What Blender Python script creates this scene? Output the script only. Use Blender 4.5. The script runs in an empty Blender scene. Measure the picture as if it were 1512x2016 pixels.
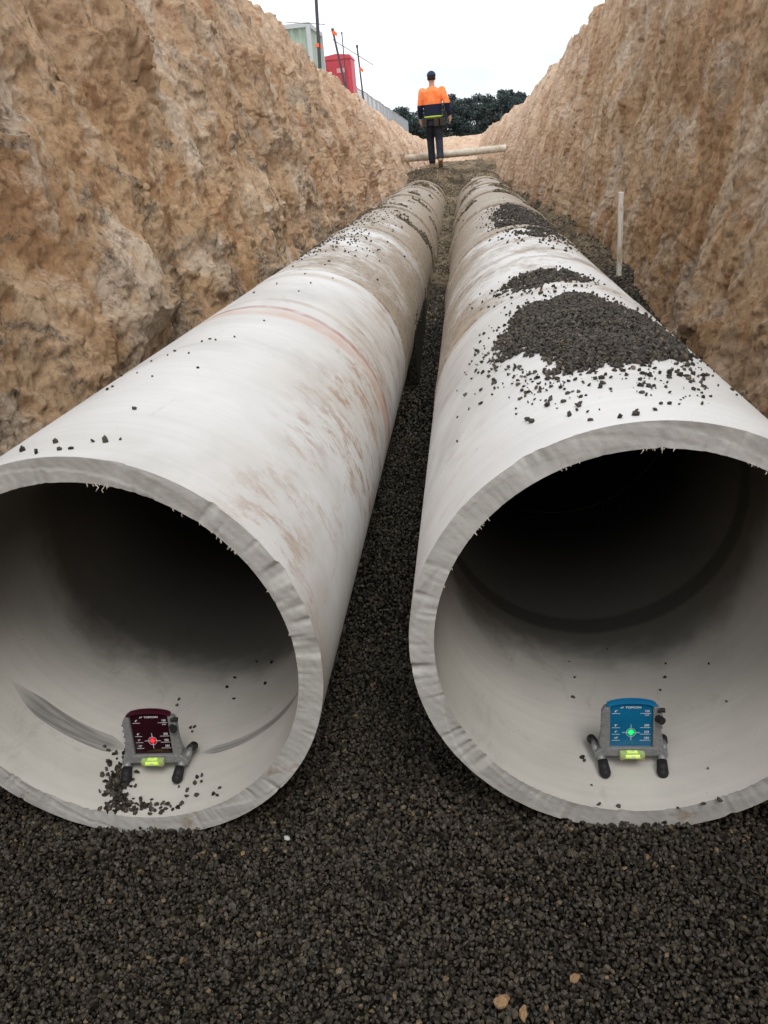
import bpy, bmesh, math, random
import numpy as np
from mathutils import Matrix, Vector
rng=np.random.default_rng(7); random.seed(5)
sc=bpy.context.scene; COL=sc.collection
PI=math.pi
# ------------------------------------------------------------------ camera
CH,CP,CY,CR,CF=1.52759,.42520,.12931,.08965,1542.24
F0=np.array([-math.sin(CY)*math.cos(CP),math.cos(CY)*math.cos(CP),-math.sin(CP)])
R0=np.array([math.cos(CY),math.sin(CY),0.]);U0=np.cross(R0,F0)
RR=R0*math.cos(CR)-U0*math.sin(CR);UU=R0*math.sin(CR)+U0*math.cos(CR)
cam=bpy.data.cameras.new('camera');co=bpy.data.objects.new('camera',cam);COL.objects.link(co);sc.camera=co
co.matrix_world=Matrix(((RR[0],UU[0],-F0[0],0),(RR[1],UU[1],-F0[1],0),(RR[2],UU[2],-F0[2],CH),(0,0,0,1)))
cam.sensor_fit='VERTICAL';cam.sensor_height=24;cam.lens=CF/2016*24;cam.clip_end=2000;cam.clip_start=.02
def ray(px,py):
    return F0+RR*((px-756)/CF)+UU*((1008-py)/CF)
def at(px,py,Y):
    d=ray(px,py);t=Y/d[1];return Vector((d[0]*t,Y,CH+d[2]*t))
def atz(px,py,z):
    d=ray(px,py);t=(z-CH)/d[2];return Vector((d[0]*t,d[1]*t,z))
# ------------------------------------------------------------------ noise
_perm=rng.permutation(256);_perm=np.concatenate([_perm,_perm,_perm])
_g=rng.normal(size=(256,3));_g/=np.linalg.norm(_g,axis=1)[:,None]
def pn(x,y,z):
    x,y,z=np.broadcast_arrays(np.asarray(x,float),np.asarray(y,float),np.asarray(z,float))
    xi=np.floor(x).astype(int);yi=np.floor(y).astype(int);zi=np.floor(z).astype(int)
    xf=x-xi;yf=y-yi;zf=z-zi
    f=lambda t:t*t*t*(t*(t*6-15)+10)
    u,v,w=f(xf),f(yf),f(zf)
    def gr(a,b,c):
        h=_perm[_perm[_perm[(xi+a)&255]+((yi+b)&255)]+((zi+c)&255)]
        g=_g[h];return g[...,0]*(xf-a)+g[...,1]*(yf-b)+g[...,2]*(zf-c)
    l=lambda a,b,t:a+(b-a)*t
    return l(l(l(gr(0,0,0),gr(1,0,0),u),l(gr(0,1,0),gr(1,1,0),u),v),l(l(gr(0,0,1),gr(1,0,1),u),l(gr(0,1,1),gr(1,1,1),u),v),w)
def fbm(x,y,z,o=4,g=.5):
    s=0;a=1
    for i in range(o):
        s=s+a*pn(x+i*17.3,y+i*5.1,z-i*9.7);a*=g;x=x*2.03;y=y*2.03;z=z*2.03
    return s
def facet(u,v,seed=0,slope=1.):
    """crisp broken-clod relief: every Voronoi cell is a tilted plane; returns height and a random per cell"""
    ui=np.floor(u).astype(int);vi=np.floor(v).astype(int);best=np.full(u.shape,9.);h=np.zeros(u.shape);rnd=np.zeros(u.shape)
    H=lambda i,j,k:_perm[(_perm[_perm[i&255]+(j&255)]+k*37+seed*11)&255]/255.
    for a in(-1,0,1):
        for b in(-1,0,1):
            ci=ui+a;cj=vi+b;du=u-(ci+H(ci,cj,1));dv=v-(cj+H(ci,cj,2));d=du*du+dv*dv;m=d<best
            hh=(H(ci,cj,3)-.5)*1.2+slope*((H(ci,cj,4)-.5)*2*du+(H(ci,cj,5)-.5)*2*dv)
            best=np.where(m,d,best);h=np.where(m,hh,h);rnd=np.where(m,H(ci,cj,6),rnd)
    return h,rnd
def sst(a,b,x):
    t=np.clip((np.asarray(x,float)-a)/(b-a),0,1);return t*t*(3-2*t)
# ------------------------------------------------------------------ node helpers
class NT:
    def __init__(s,name,rough=.9,spec=.3):
        s.m=bpy.data.materials.new(name);s.m.use_nodes=True;s.t=s.m.node_tree;s.b=s.t.nodes['Principled BSDF']
        s.b.inputs['Roughness'].default_value=rough;s.b.inputs['Specular IOR Level'].default_value=spec
    def n(s,t,**k):
        x=s.t.nodes.new(t)
        for a,b in k.items():setattr(x,a,b)
        return x
    def l(s,a,b):s.t.links.new(a,b)
    def coord(s,scale=(1,1,1),kind='Object',loc=(0,0,0)):
        c=s.n('ShaderNodeTexCoord');m=s.n('ShaderNodeMapping');m.inputs['Scale'].default_value=scale;m.inputs['Location'].default_value=loc
        s.l(c.outputs[kind],m.inputs['Vector']);return m.outputs[0]
    def attr(s,name):
        a=s.n('ShaderNodeAttribute');a.attribute_name=name;return a.outputs['Fac']
    def noise(s,scale,detail=4,rough=.55,vec=None,dist=0):
        x=s.n('ShaderNodeTexNoise');x.inputs['Scale'].default_value=scale;x.inputs['Detail'].default_value=detail;x.inputs['Roughness'].default_value=rough;x.inputs['Distortion'].default_value=dist
        if vec is not None:s.l(vec,x.inputs['Vector'])
        return x.outputs['Fac']
    def vor(s,scale,vec=None,feature='F1',out='Distance'):
        x=s.n('ShaderNodeTexVoronoi');x.feature=feature;x.inputs['Scale'].default_value=scale
        if vec is not None:s.l(vec,x.inputs['Vector'])
        return x.outputs[out]
    def ramp(s,fac,stops,interp='LINEAR'):
        r=s.n('ShaderNodeValToRGB');r.color_ramp.interpolation=interp;e=r.color_ramp.elements
        while len(e)<len(stops):e.new(.5)
        for i,(p,c) in enumerate(stops):
            e[i].position=p;e[i].color=(c,c,c,1) if isinstance(c,(int,float)) else (*c,1)
        s.l(fac,r.inputs[0]);return r.outputs[0]
    def mix(s,fac,a,b,mode='MIX'):
        m=s.n('ShaderNodeMix');m.data_type='RGBA';m.blend_type=mode
        for sock,v in ((m.inputs[0],fac),(m.inputs[6],a),(m.inputs[7],b)):
            if isinstance(v,(int,float)):sock.default_value=v
            elif isinstance(v,tuple):sock.default_value=(*v,1)
            else:s.l(v,sock)
        return m.outputs[2]
    def math(s,op,a,b=0.,c=None):
        m=s.n('ShaderNodeMath');m.operation=op
        for i,v in enumerate((a,b,c)):
            if v is None:continue
            if isinstance(v,(int,float)):m.inputs[i].default_value=v
            else:s.l(v,m.inputs[i])
        return m.outputs[0]
    def xyz(s,vec):
        x=s.n('ShaderNodeSeparateXYZ');s.l(vec,x.inputs[0]);return x.outputs
    def map(s,v,a,b,c=0.,d=1.,smooth=True):
        m=s.n('ShaderNodeMapRange');m.interpolation_type='SMOOTHSTEP' if smooth else 'LINEAR'
        s.l(v,m.inputs[0])
        for i,k in enumerate((a,b,c,d)):m.inputs[i+1].default_value=k
        return m.outputs[0]
    def color(s,c):
        if isinstance(c,tuple):s.b.inputs['Base Color'].default_value=(*c,1)
        else:s.l(c,s.b.inputs['Base Color'])
        return s
    def bump(s,h,strength=.5,dist=.01,prev=None):
        b=s.n('ShaderNodeBump');b.inputs['Strength'].default_value=strength;b.inputs['Distance'].default_value=dist
        s.l(h,b.inputs['Height'])
        if prev is not None:s.l(prev,b.inputs['Normal'])
        s.l(b.outputs[0],s.b.inputs['Normal']);return b.outputs[0]
def plain(name,c,rough=.6,spec=.4,metal=0,bump=0,bscale=200,var=.12,emit=None):
    m=NT(name,rough,spec);m.b.inputs['Metallic'].default_value=metal
    v=m.coord();f=m.noise(bscale*.3,2,.6,v)
    d=tuple(x*(1-var) for x in c);h=tuple(min(1,x*(1+var)) for x in c)
    m.color(m.mix(m.ramp(f,[(.3,0.),(.7,1.)]),d,h))
    if bump:m.bump(m.noise(bscale,2,.6,v),bump,.002)
    if emit:m.b.inputs['Emission Color'].default_value=(*c,1);m.b.inputs['Emission Strength'].default_value=emit
    return m.m
# ------------------------------------------------------------------ object helpers
def setp(o,label=None,cat=None,group=None,kind=None):
    if label:o['label']=label
    if cat:o['category']=cat
    if group:o['group']=group
    if kind:o['kind']=kind
    return o
def link(name,me,mats=None,parent=None,smooth=False):
    o=bpy.data.objects.new(name,me);COL.objects.link(o)
    for m in (mats if isinstance(mats,(list,tuple)) else [mats]):
        if m:me.materials.append(m)
    if parent:o.parent=parent
    if smooth:me.polygons.foreach_set('use_smooth',[True]*len(me.polygons))
    return o
def empty(name,loc=(0,0,0),rz=0,**k):
    o=bpy.data.objects.new(name,None);COL.objects.link(o);o.location=loc;o.rotation_euler=(0,0,rz);o.empty_display_size=.1
    return setp(o,**k)
def mesh_np(name,V,Fq,smooth=True,matidx=None):
    me=bpy.data.meshes.new(name);V=np.asarray(V,np.float32);Fq=np.asarray(Fq,np.int32);n,k=Fq.shape
    me.vertices.add(len(V));me.vertices.foreach_set('co',V.ravel())
    me.loops.add(n*k);me.loops.foreach_set('vertex_index',Fq.ravel())
    me.polygons.add(n);me.polygons.foreach_set('loop_start',np.arange(0,n*k,k,dtype=np.int32));me.polygons.foreach_set('loop_total',np.full(n,k,np.int32))
    me.polygons.foreach_set('use_smooth',np.full(n,smooth))
    if matidx is not None:me.polygons.foreach_set('material_index',np.asarray(matidx,np.int32))
    me.update(calc_edges=True);me.validate();return me
def fattr(me,name,a):
    x=me.attributes.new(name,'FLOAT','POINT');x.data.foreach_set('value',np.asarray(a,np.float32).ravel())
def grid_faces(nu,nv,wrapv=False,flip=False):
    i,j=np.meshgrid(np.arange(nu-1),np.arange(nv if wrapv else nv-1),indexing='ij')
    j2=(j+1)%nv;a=i*nv+j;b=(i+1)*nv+j;c=(i+1)*nv+j2;d=i*nv+j2
    f=np.stack([a,b,c,d],-1).reshape(-1,4);return f[:,::-1] if flip else f
def bm_obj(name,bm,mats,parent=None,smooth=False,bevel=0):
    if bevel:
        bmesh.ops.remove_doubles(bm,verts=bm.verts,dist=1e-6)
        bmesh.ops.bevel(bm,geom=[e for e in bm.edges if len(e.link_faces)==2 and e.calc_face_angle(0)>.5],offset=bevel,segments=2,affect='EDGES',profile=.5)
    me=bpy.data.meshes.new(name);bm.normal_update();bm.to_mesh(me);bm.free();return link(name,me,mats,parent,smooth)
def box(bm,c,s,rot=None):
    M=Matrix.Translation(c)@(rot if rot else Matrix())@Matrix.Diagonal((*s,1))
    return bmesh.ops.create_cube(bm,size=1,matrix=M)['verts']
def bar(bm,a,b,r,r2=None,seg=12):
    a=Vector(a);b=Vector(b);d=b-a
    M=Matrix.Translation((a+b)/2)@d.to_track_quat('Z','Y').to_matrix().to_4x4()
    return bmesh.ops.create_cone(bm,cap_ends=True,segments=seg,radius1=r,radius2=r if r2 is None else r2,depth=d.length,matrix=M)['verts']
def ball(bm,c,s,seg=12):
    s=(s,s,s) if isinstance(s,(int,float)) else s
    return bmesh.ops.create_uvsphere(bm,u_segments=seg,v_segments=max(6,seg*2//3),radius=1,matrix=Matrix.Translation(c)@Matrix.Diagonal((*s,1)))['verts']
def prism(bm,pts,y0,y1):
    a=[bm.verts.new((x,y0,z)) for x,z in pts];b=[bm.verts.new((x,y1,z)) for x,z in pts];n=len(pts)
    bm.faces.new(a);bm.faces.new(b[::-1])
    for i in range(n):bm.faces.new((a[i],b[i],b[(i+1)%n],a[(i+1)%n]))
    bmesh.ops.recalc_face_normals(bm,faces=bm.faces)
# ------------------------------------------------------------------ materials
def soil_mat(name,right=False):
    m=NT(name,.95,.12);v=m.coord();X,Y,Z=m.xyz(v)
    big=m.noise(.9,4,.62,v,.6);mid=m.noise(3.2,6,.7,m.coord((1.2,1.2,.4)) if right else m.coord((1,1,.75)),.8);fine=m.noise(30,5,.75,v);pat=m.noise(1.7,6,.72,m.coord(loc=(7,3,1)),.7)
    c=m.ramp(big,[(.3,(.41,.235,.125)),(.45,(.54,.35,.195)),(.58,(.61,.43,.27)),(.72,(.68,.53,.38))])
    c=m.mix(m.ramp(mid,[(.36,.8),(.48,0.)]),c,(.37,.195,.095))
    c=m.mix(m.ramp(pat,[(.52,0.),(.62,.75)]),c,(.74,.62,.49))
    c=m.mix(.4,c,m.ramp(m.attr('clod'),[(0.,.75),(1.,1.15)]),'MULTIPLY')
    st=m.noise(7,4,.65,m.coord((1,1,.12)),.3)
    c=m.mix(.55 if right else .3,c,m.ramp(st,[(.3,.45),(.5,.88),(.7,1.08)]),'MULTIPLY')
    dk=m.noise(1.25,6,.78,m.coord((1,1,1.6),loc=(11,5,2)),.5)
    dm=m.math('ADD',dk,m.map(Z,1.7,.5,0.,.0 if right else .05))
    c=m.mix(m.ramp(dm,[(.55,0.),(.615,.3 if right else .8)]),c,m.mix(m.ramp(fine,[(.42,0.),(.56,1.)]),(.12,.10,.08),(.33,.27,.20)))
    gs=m.noise(2.1,5,.7,m.coord((1,1,.7),loc=(3,8,6)),.4)
    c=m.mix(m.ramp(gs,[(.58,0.),(.66,.5)]),c,(.40,.34,.27))
    c=m.mix(.75,c,m.ramp(fine,[(.32,.42),(.46,.93),(.6,1.12),(.7,1.3)]),'MULTIPLY')
    far=m.math('MAXIMUM',m.map(Y,5.,22.),m.math('MULTIPLY',m.map(Z,1.4,3.),.5))  # mask for distance haze, painted in as paler, pinker soil
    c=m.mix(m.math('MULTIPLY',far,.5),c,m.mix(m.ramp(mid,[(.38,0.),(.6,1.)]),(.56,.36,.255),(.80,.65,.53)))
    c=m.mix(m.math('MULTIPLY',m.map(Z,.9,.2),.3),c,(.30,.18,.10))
    m.color(c)
    b=m.bump(m.noise(13,8,.78,v),.85,.04);m.bump(m.vor(48,v),.25,.01,b)
    return m.m
def stone_mat(name,lo=(.012,.0100,.0075),hi=(.092,.077,.054),rough=.55):
    m=NT(name,rough,.4);f=m.attr('tint')
    v=m.coord();c=m.mix(f,lo,hi)
    c=m.mix(m.ramp(f,[(.975,0.),(.99,1.)]),c,(.20,.14,.08))
    c=m.mix(.6,c,m.ramp(m.noise(180,2,.7,v),[(.3,.5),(.7,1.35)]),'MULTIPLY');m.color(c)
    return m.m
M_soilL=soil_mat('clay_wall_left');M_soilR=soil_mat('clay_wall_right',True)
M_stone=stone_mat('basalt_gravel');M_dusty=stone_mat('dusty_gravel',(.05,.042,.03),(.27,.22,.155),.85)
mb=NT('gravel_bed',.95,.1);v=mb.coord();X,Y,Z=mb.xyz(v)
c=mb.mix(mb.ramp(mb.vor(75,v,out='Color'),[(.1,0.),(.9,1.)]),(.008,.007,.005),(.04,.035,.026))
c2=mb.mix(mb.ramp(mb.noise(2.2,6,.78,v,.6),[(.42,0.),(.56,1.)]),(.10,.082,.058),(.33,.255,.17))
c2=mb.mix(.8,c2,mb.ramp(mb.noise(26,5,.8,v),[(.35,.4),(.6,1.3)]),'MULTIPLY')
mb.color(mb.mix(mb.math('MULTIPLY',mb.map(mb.math('ADD',Y,mb.math('MULTIPLY',mb.noise(1.5,3,.6,v),3.)),7.6,10.),.9),c,c2))
mb.bump(mb.noise(30,6,.8,v),1.,.04);M_bed=mb.m
def pipe_mat(name,side,lines=(),dirt=0.,seed=0,mud=.6):
    """object coords: axis on Y from 0, centre at x=z=0. side=+1: gap between the pipes on +x"""
    m=NT(name,.6,.35);L=(seed*3.1,seed*1.7,seed);v=m.coord(loc=L);X,Y,Z=m.xyz(m.coord())
    c=m.mix(m.ramp(m.noise(1.6,4,.6,v,.5),[(.35,0.),(.7,1.)]),(.70,.70,.69),(.60,.595,.575))
    c=m.mix(m.math('MULTIPLY',m.ramp(m.noise(2.3,5,.62,m.coord((1,.8,1),loc=L),.6),[(.50,0.),(.72,1.)]),.5),c,(.38,.37,.35))
    ring=m.noise(1,3,.5,m.coord((1.5,48,1.5),loc=L),.1)
    c=m.mix(.12,c,m.ramp(ring,[(.3,.5),(.65,1.)]),'MULTIPLY')
    c=m.mix(m.math('MULTIPLY',m.ramp(m.noise(8,4,.7,m.coord((1,.3,1.2),loc=L),.2),[(.63,0.),(.72,1.)]),.35),c,(.27,.255,.23))
    fl=m.map(m.math('MULTIPLY',X,float(side)),.15,.48);fl2=m.map(m.math('MULTIPLY',X,float(side)),.27,.46)
    c=m.mix(m.math('MULTIPLY',fl,m.ramp(m.noise(2.0,5,.65,m.coord(loc=L),.3),[(.42,0.),(.7,.6*mud)])),c,(.42,.35,.26))
    zone=m.ramp(m.noise(1.5,3,.6,m.coord(loc=(L[0]+4,L[1],L[2]))),[(.42,0.),(.56,1.)])
    c=m.mix(m.math('MULTIPLY',m.math('MULTIPLY',fl2,zone),m.ramp(m.noise(10,7,.82,m.coord((1,1.5,.6),loc=L),.15),[(.49,0.),(.60,.85*mud)])),c,(.34,.20,.11))
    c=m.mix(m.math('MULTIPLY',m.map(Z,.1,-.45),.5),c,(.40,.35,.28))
    sp=m.noise(150,2,.8,m.coord(loc=L));spm=m.noise(2.4,3,.6,v)
    c=m.mix(m.math('MULTIPLY',m.ramp(sp,[(.69,0.),(.73,1.)]),m.ramp(spm,[(.42,0.),(.6,1.)])),c,(.16,.13,.10))
    if dirt:
        dn=m.math('ADD',m.noise(2.2,6,.78,v,.3),m.math('MULTIPLY',fl,.12))
        c=m.mix(m.math('MULTIPLY',m.ramp(dn,[(.56-.28*dirt,0.),(.68-.22*dirt,1.)]),.88),c,m.mix(m.ramp(m.noise(40,3,.7,v),[(.4,0.),(.6,1.)]),(.19,.15,.105),(.38,.30,.215)))
    wob=m.math('MULTIPLY',m.math('SUBTRACT',m.noise(3,2,.5,v),.5),.05)
    blot=m.ramp(m.noise(5,3,.7,v),[(.35,.2),(.6,1.)])
    for (yy,wd,col,st) in lines:
        dd=m.math('ABSOLUTE',m.math('SUBTRACT',m.math('ADD',Y,wob),yy))
        c=m.mix(m.math('MULTIPLY',m.math('MULTIPLY',m.map(dd,wd,wd*.25),blot),st),c,col)
    m.color(c)
    m.bump(m.noise(60,4,.65,v),.18,.002);return m.m
def inner_mat(name,streak):
    m=NT(name,.55,.35);v=m.coord();X,Y,Z=m.xyz(v)
    c=m.mix(m.ramp(m.noise(3,4,.6,v,.4),[(.35,0.),(.7,1.)]),(.73,.705,.65),(.62,.60,.55))
    c=m.mix(.10,c,m.ramp(m.noise(1,3,.5,m.coord((2,55,2))),[(.3,.4),(.65,1.)]),'MULTIPLY')
    c=m.mix(m.ramp(m.noise(5,6,.75,m.coord((1,.5,1),loc=(4,1,2)),.4),[(.58,0.),(.68,.35)]),c,(.34,.31,.27))
    damp_shade=m.map(m.math('ADD',Y,m.math('MULTIPLY',m.math('SUBTRACT',m.noise(2.2,4,.65,v),.5),.4)),.46,.66)  # damp floor edge, with the drop into shade painted on beyond it
    c=m.mix(m.math('MULTIPLY',damp_shade,.82),c,(.12,.11,.09))
    c=m.mix(m.map(Y,.75,1.6,0.,.92),c,(.02,.018,.016))  # shade of the deep interior painted into the colour
    c=m.mix(m.math('MULTIPLY',m.map(Z,-.2,.2),.88),c,(.075,.068,.056))  # upper inside coloured darker in place of shade
    if streak:
        w=m.math('MULTIPLY',m.map(m.math('ABSOLUTE',m.math('ADD',X,.03)),.09,.16),m.map(Z,-.17,-.30))
        dd=m.math('ABSOLUTE',m.math('SUBTRACT',Y,.215))
        ww=m.map(X,-.08,.1,.032,.016)
        c=m.mix(m.math('MULTIPLY',m.math('MULTIPLY',w,m.math('LESS_THAN',dd,m.math('MULTIPLY',ww,w))),m.ramp(m.noise(1,3,.6,m.coord((6,90,6))),[(.35,.5),(.6,.9)])),c,(.20,.20,.19))
    else:
        dd=m.math('ABSOLUTE',m.math('SUBTRACT',m.math('ADD',Y,m.math('MULTIPLY',m.noise(2,3,.5,v),.04)),.80));c=m.mix(m.math('MULTIPLY',m.map(dd,.055,.03),.5),c,(.035,.032,.027))
    sp=m.noise(90,2,.8,v);c=m.mix(m.math('MULTIPLY',m.ramp(sp,[(.72,0.),(.75,1.)]),.7),c,(.2,.17,.13))
    m.color(c);m.bump(m.noise(70,3,.6,v),.12,.002);return m.m
mc=NT('cut_end',.75,.25);v=mc.coord()
w=mc.n('ShaderNodeTexWave');w.bands_direction='DIAGONAL';w.inputs['Scale'].default_value=22;w.inputs['Distortion'].default_value=5;w.inputs['Detail'].default_value=3;w.inputs['Detail Scale'].default_value=.5;mc.l(v,w.inputs['Vector'])
c=mc.mix(mc.ramp(mc.attr('clod'),[(0.,0.),(1.,1.)]),(.56,.555,.525),(.66,.655,.63))
c=mc.mix(.08,c,mc.ramp(w.outputs['Fac'],[(.2,.5),(.8,1.)]),'MULTIPLY')
c=mc.mix(.35,c,mc.ramp(mc.noise(9,7,.75,v),[(.3,.55),(.7,1.12)]),'MULTIPLY')
c=mc.mix(mc.ramp(mc.noise(4.,6,.8,mc.coord(loc=(3,3,3)),.3),[(.60,0.),(.66,.65)]),c,(.40,.29,.19))
mc.color(c);b=mc.bump(w.outputs['Fac'],.2,.001);mc.bump(mc.noise(60,5,.75,v),.45,.003,b);M_cut=mc.m
M_fibre=plain('frayed_fibre',(.62,.58,.48),.9,.1)
# ------------------------------------------------------------------ rocks
def ico():
    bm=bmesh.new();bmesh.ops.create_icosphere(bm,subdivisions=1,radius=1);bm.verts.ensure_lookup_table()
    V=np.array([v.co[:] for v in bm.verts]);F=np.array([[v.index for v in f.verts] for f in bm.faces]);bm.free();return V,F
IV,IF=ico()
VAR=[]
for i in range(40):
    P=IV*(1+rng.uniform(-.34,.26,(12,1)))+rng.normal(0,.09,(12,3));P=P*np.array([1.,rng.uniform(.62,1.),rng.uniform(.42,.8)]);VAR.append(P)
VAR=np.array(VAR)
def rots(n,tilt=None):
    q=rng.normal(size=(n,4))
    if tilt is not None:q[:,1:3]*=tilt
    q/=np.linalg.norm(q,axis=1)[:,None];w,x,y,z=q.T
    return np.stack([np.stack([1-2*(y*y+z*z),2*(x*y-z*w),2*(x*z+y*w)],-1),np.stack([2*(x*y+z*w),1-2*(x*x+z*z),2*(y*z-x*w)],-1),np.stack([2*(x*z-y*w),2*(y*z+x*w),1-2*(x*x+y*y)],-1)],1)
def stones(name,P,S,mat,tilt=None,parent=None):
    n=len(P);V=VAR[rng.integers(0,len(VAR),n)]*S[:,None,None];V=np.einsum('nij,nkj->nki',rots(n,tilt),V)+P[:,None,:]
    Fq=(IF[None]+12*np.arange(n)[:,None,None]).reshape(-1,3)
    me=mesh_np(name,V.reshape(-1,3),Fq,False);fattr(me,'tint',np.repeat(rng.random(n)**1.3,12))
    return link(name,me,mat,parent)
# ------------------------------------------------------------------ trench dimensions
RO,WT=.51,.0564;RI=RO-WT
XR,YR,AR,BR=.34793,1.4667,-.00939,.04295
XL,YL,AL,BL=-.86409,1.42595,-.01248,.03224
PZ=.511
def fill(y):return np.interp(y,[-6,3.5,5,6,7.2,9,12,15,17.5,18.5,21,23,26,40],[0,0,.12,.26,.36,.44,.52,.60,.74,.84,.92,1.1,1.1,1.0])
def surf(x,y):
    x=np.asarray(x,float);y=np.asarray(y,float)
    z=fill(y)+fbm(x*2.2,y*2.2,0,4)*(.018+.07*sst(5,12,y))+.02+.12*sst(.95,1.2,x)*sst(4.8,6.2,y)
    for xc in (XL,XR):
        dx=np.abs(x-xc);top=PZ+np.sqrt(np.maximum(RO**2-np.minimum(dx,RO)**2,0))
        th=-.095+.05*sst(6,9.5,y)+.04*sst(13,18,y)+fbm(x*1.9,y*1.5,3.3,5)*.16
        z=np.where((dx<RO)&(y>5.),np.maximum(z,top+np.minimum(th,.10)),z)
    g=np.exp(-(((x+.66)/.75)**2+((y-18.3)/.75)**2)**2)
    return z*(1-g)+1.2*g
def base_l(y):return np.interp(y,[-6,7,12,16,19,45],[-1.52,-1.52,-1.45,-1.25,-.95,-1.1])
def base_r(y):return np.interp(y,[-6,3.5,7.,10,13,16,19,45],[1.14,1.14,1.30,1.12,1.0,.92,.64,.3])
def lip_l(y):return np.interp(y,[-6,10.4,14.6,20,28.5,45,60],[-2.25,-2.2,-2.2,-2.15,-2.05,-2.2,-2.6]),np.interp(y,[-6,8,10.4,14.6,20,28.5,45,60],[3.35,3.3,3.16,2.84,2.56,2.26,2.15,2.2])
def lip_r(y):return np.interp(y,[-6,11.7,15.7,24,45,55],[1.85,1.8,1.8,1.7,1.15,.9]),np.interp(y,[-6,11.7,15.7,24,45,60],[3.2,3.06,2.9,2.54,2.2,2.2])
def wall(name,side,mat):
    ys=np.concatenate([np.linspace(-6,1.4,40),np.exp(np.linspace(math.log(1.5),math.log(50),900))])
    nt=270;ts=np.linspace(0,1,nt)
    ext=np.array([.03,.07,.12,.18,.26,.35,.55,.8,1.2,1.8,2.6,3.6,5,8,14,30,70,150])
    Y=ys[:,None]+0*ts[None];T=ts[None]+0*Y
    b=(base_l if side<0 else base_r)(ys)[:,None];lx,lz=(lip_l if side<0 else lip_r)(ys)
    fl,_=facet(ys*2.2,ys*0+side,3);fl2,_=facet(ys*6,ys*0+side,4)
    lz=lz+fbm(ys*.9,3.3+side,0,5,.6)*.12*(ys>0)+fl*.06+fl2*.03;lx=lx+side*fbm(ys*.8,side*2,5,3)*.16
    z=-.15+T*(lz[:,None]+.15);pw=1.15+.95*sst(12,19,Y)
    x=b+(lx[:,None]-b)*T**pw
    S=float(side)*3
    wu=Y+fbm(Y*1.8,z*1.8,S+1,3)*.25;wv=z+fbm(Y*1.8,z*1.8,S+21,3)*.25
    su=Y+fbm(Y*7,z*7,S+1,2)*.035;sv=z+fbm(Y*7,z*7,S+21,2)*.035
    if side<0:
        f1,r1=facet(wu*1.3,wv*1.6,1);f2,r2=facet(wu*3.6,wv*4.2,2);f3,r3=facet(su*10,sv*11,3);f4,r4=facet(su*24,sv*26,5)
        d=fbm(Y*.55,z*.7,S,4)*.24+fbm(Y*2.6,z*1.5,S+5,4,.6)*.06+f1*.026+f2*.013+f3*.010+f4*.006+fbm(Y*6,z*1.1,S+4,4)*.025
        led=(z*1.7+fbm(Y*.9,z*.5,1,4)*1.5);led=led-np.floor(led);d=d+(led**4)*.04
    else:
        f1,r1=facet(wu*1.6,wv*.6,1);f2,r2=facet(wu*4.8,wv*1.6,2);f3,r3=facet(su*12,sv*7,3);f4,r4=facet(su*26,sv*22,5)
        d=fbm(Y*.6,z*.45,S,4)*.18+fbm(Y*2.4,z*2.,S+5,4,.6)*.05+f1*.035+f2*.016+f3*.011+f4*.006+fbm(Y*5,z*.7,S+4,4)*.04
    fr=fbm(Y*15,z*15,S+9,3,.65);d=d+.017*fr
    amp=sst(-.05,.25,z)*.5+.5;x=x-side*d*amp*(.75+.25*sst(0,.3,1-T));z2=z+(fbm(Y*4,z*4,S+7,3)*.03+f2*.012)*sst(0,.1,T)
    Y2=ys[:,None]+0*ext[None];X2=x[:,-1:]+side*ext[None]
    Z2=lz[:,None]+.10*sst(0,2.5,ext)[None]*(1-sst(28,48,Y2))+fbm(X2*1.1,Y2*1.1,S,4)*.12*np.exp(-ext[None]/20)*sst(0,.5,ext)[None]+fbm(X2*7,Y2*7,S,3)*.03*np.exp(-ext[None]/2)
    XX=np.concatenate([x,X2],1);YY=np.concatenate([Y,Y2],1);ZZ=np.concatenate([z2,Z2],1)
    me=mesh_np(name,np.stack([XX,YY,ZZ],-1).reshape(-1,3),grid_faces(len(ys),XX.shape[1],flip=(side>0)))
    fattr(me,'clod',np.concatenate([.35*r1+.35*r2+.3*r3,.5+0*X2],1))
    return setp(link(name,me,mat),kind='structure')
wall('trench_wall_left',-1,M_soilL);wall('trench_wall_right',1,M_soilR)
ys=np.linspace(36,50.5,120);xs=np.linspace(-3.2,3.2,120);X,Y=np.meshgrid(xs,ys)
Z=1.0+1.15*sst(37,49,Y)+(fbm(X*.8,Y*.8,2,6,.6)*.3+facet(X*1.5,Y*1.2,2)[0]*.1)*(1-sst(46,50,Y))
me=mesh_np('trench_end_slope',np.stack([X,Y,Z],-1).reshape(-1,3),grid_faces(120,120,flip=True));fattr(me,'clod',facet(X*1.5,Y*1.2,2)[1]*.5)
setp(link('trench_end_slope',me,M_soilR),kind='structure')
bm=bmesh.new();vs=[bm.verts.new(p) for p in ((-600,50,2.15),(600,50,2.15),(600,1400,2.15),(-600,1400,2.15))];bm.faces.new(vs)
mg=NT('site_ground',.95,.1);v=mg.coord();mg.color(mg.mix(mg.ramp(mg.noise(.05,6,.6,v),[(.4,0.),(.6,1.)]),(.30,.22,.13),(.12,.13,.06)))
setp(bm_obj('ground',bm,mg.m),kind='structure')
xs=np.linspace(-2.6,2.3,40);zs=np.linspace(-.1,3.4,40);X,Z=np.meshgrid(xs,zs);Y=-5.9-.3*Z+fbm(X*2,Z*2,1,4)*.2  # unseen slope added behind the camera to block light
setp(link('unseen_rear_slope',mesh_np('unseen_rear_slope',np.stack([X,Y,Z],-1).reshape(-1,3),grid_faces(40,40)),M_soilL),kind='structure')
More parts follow.
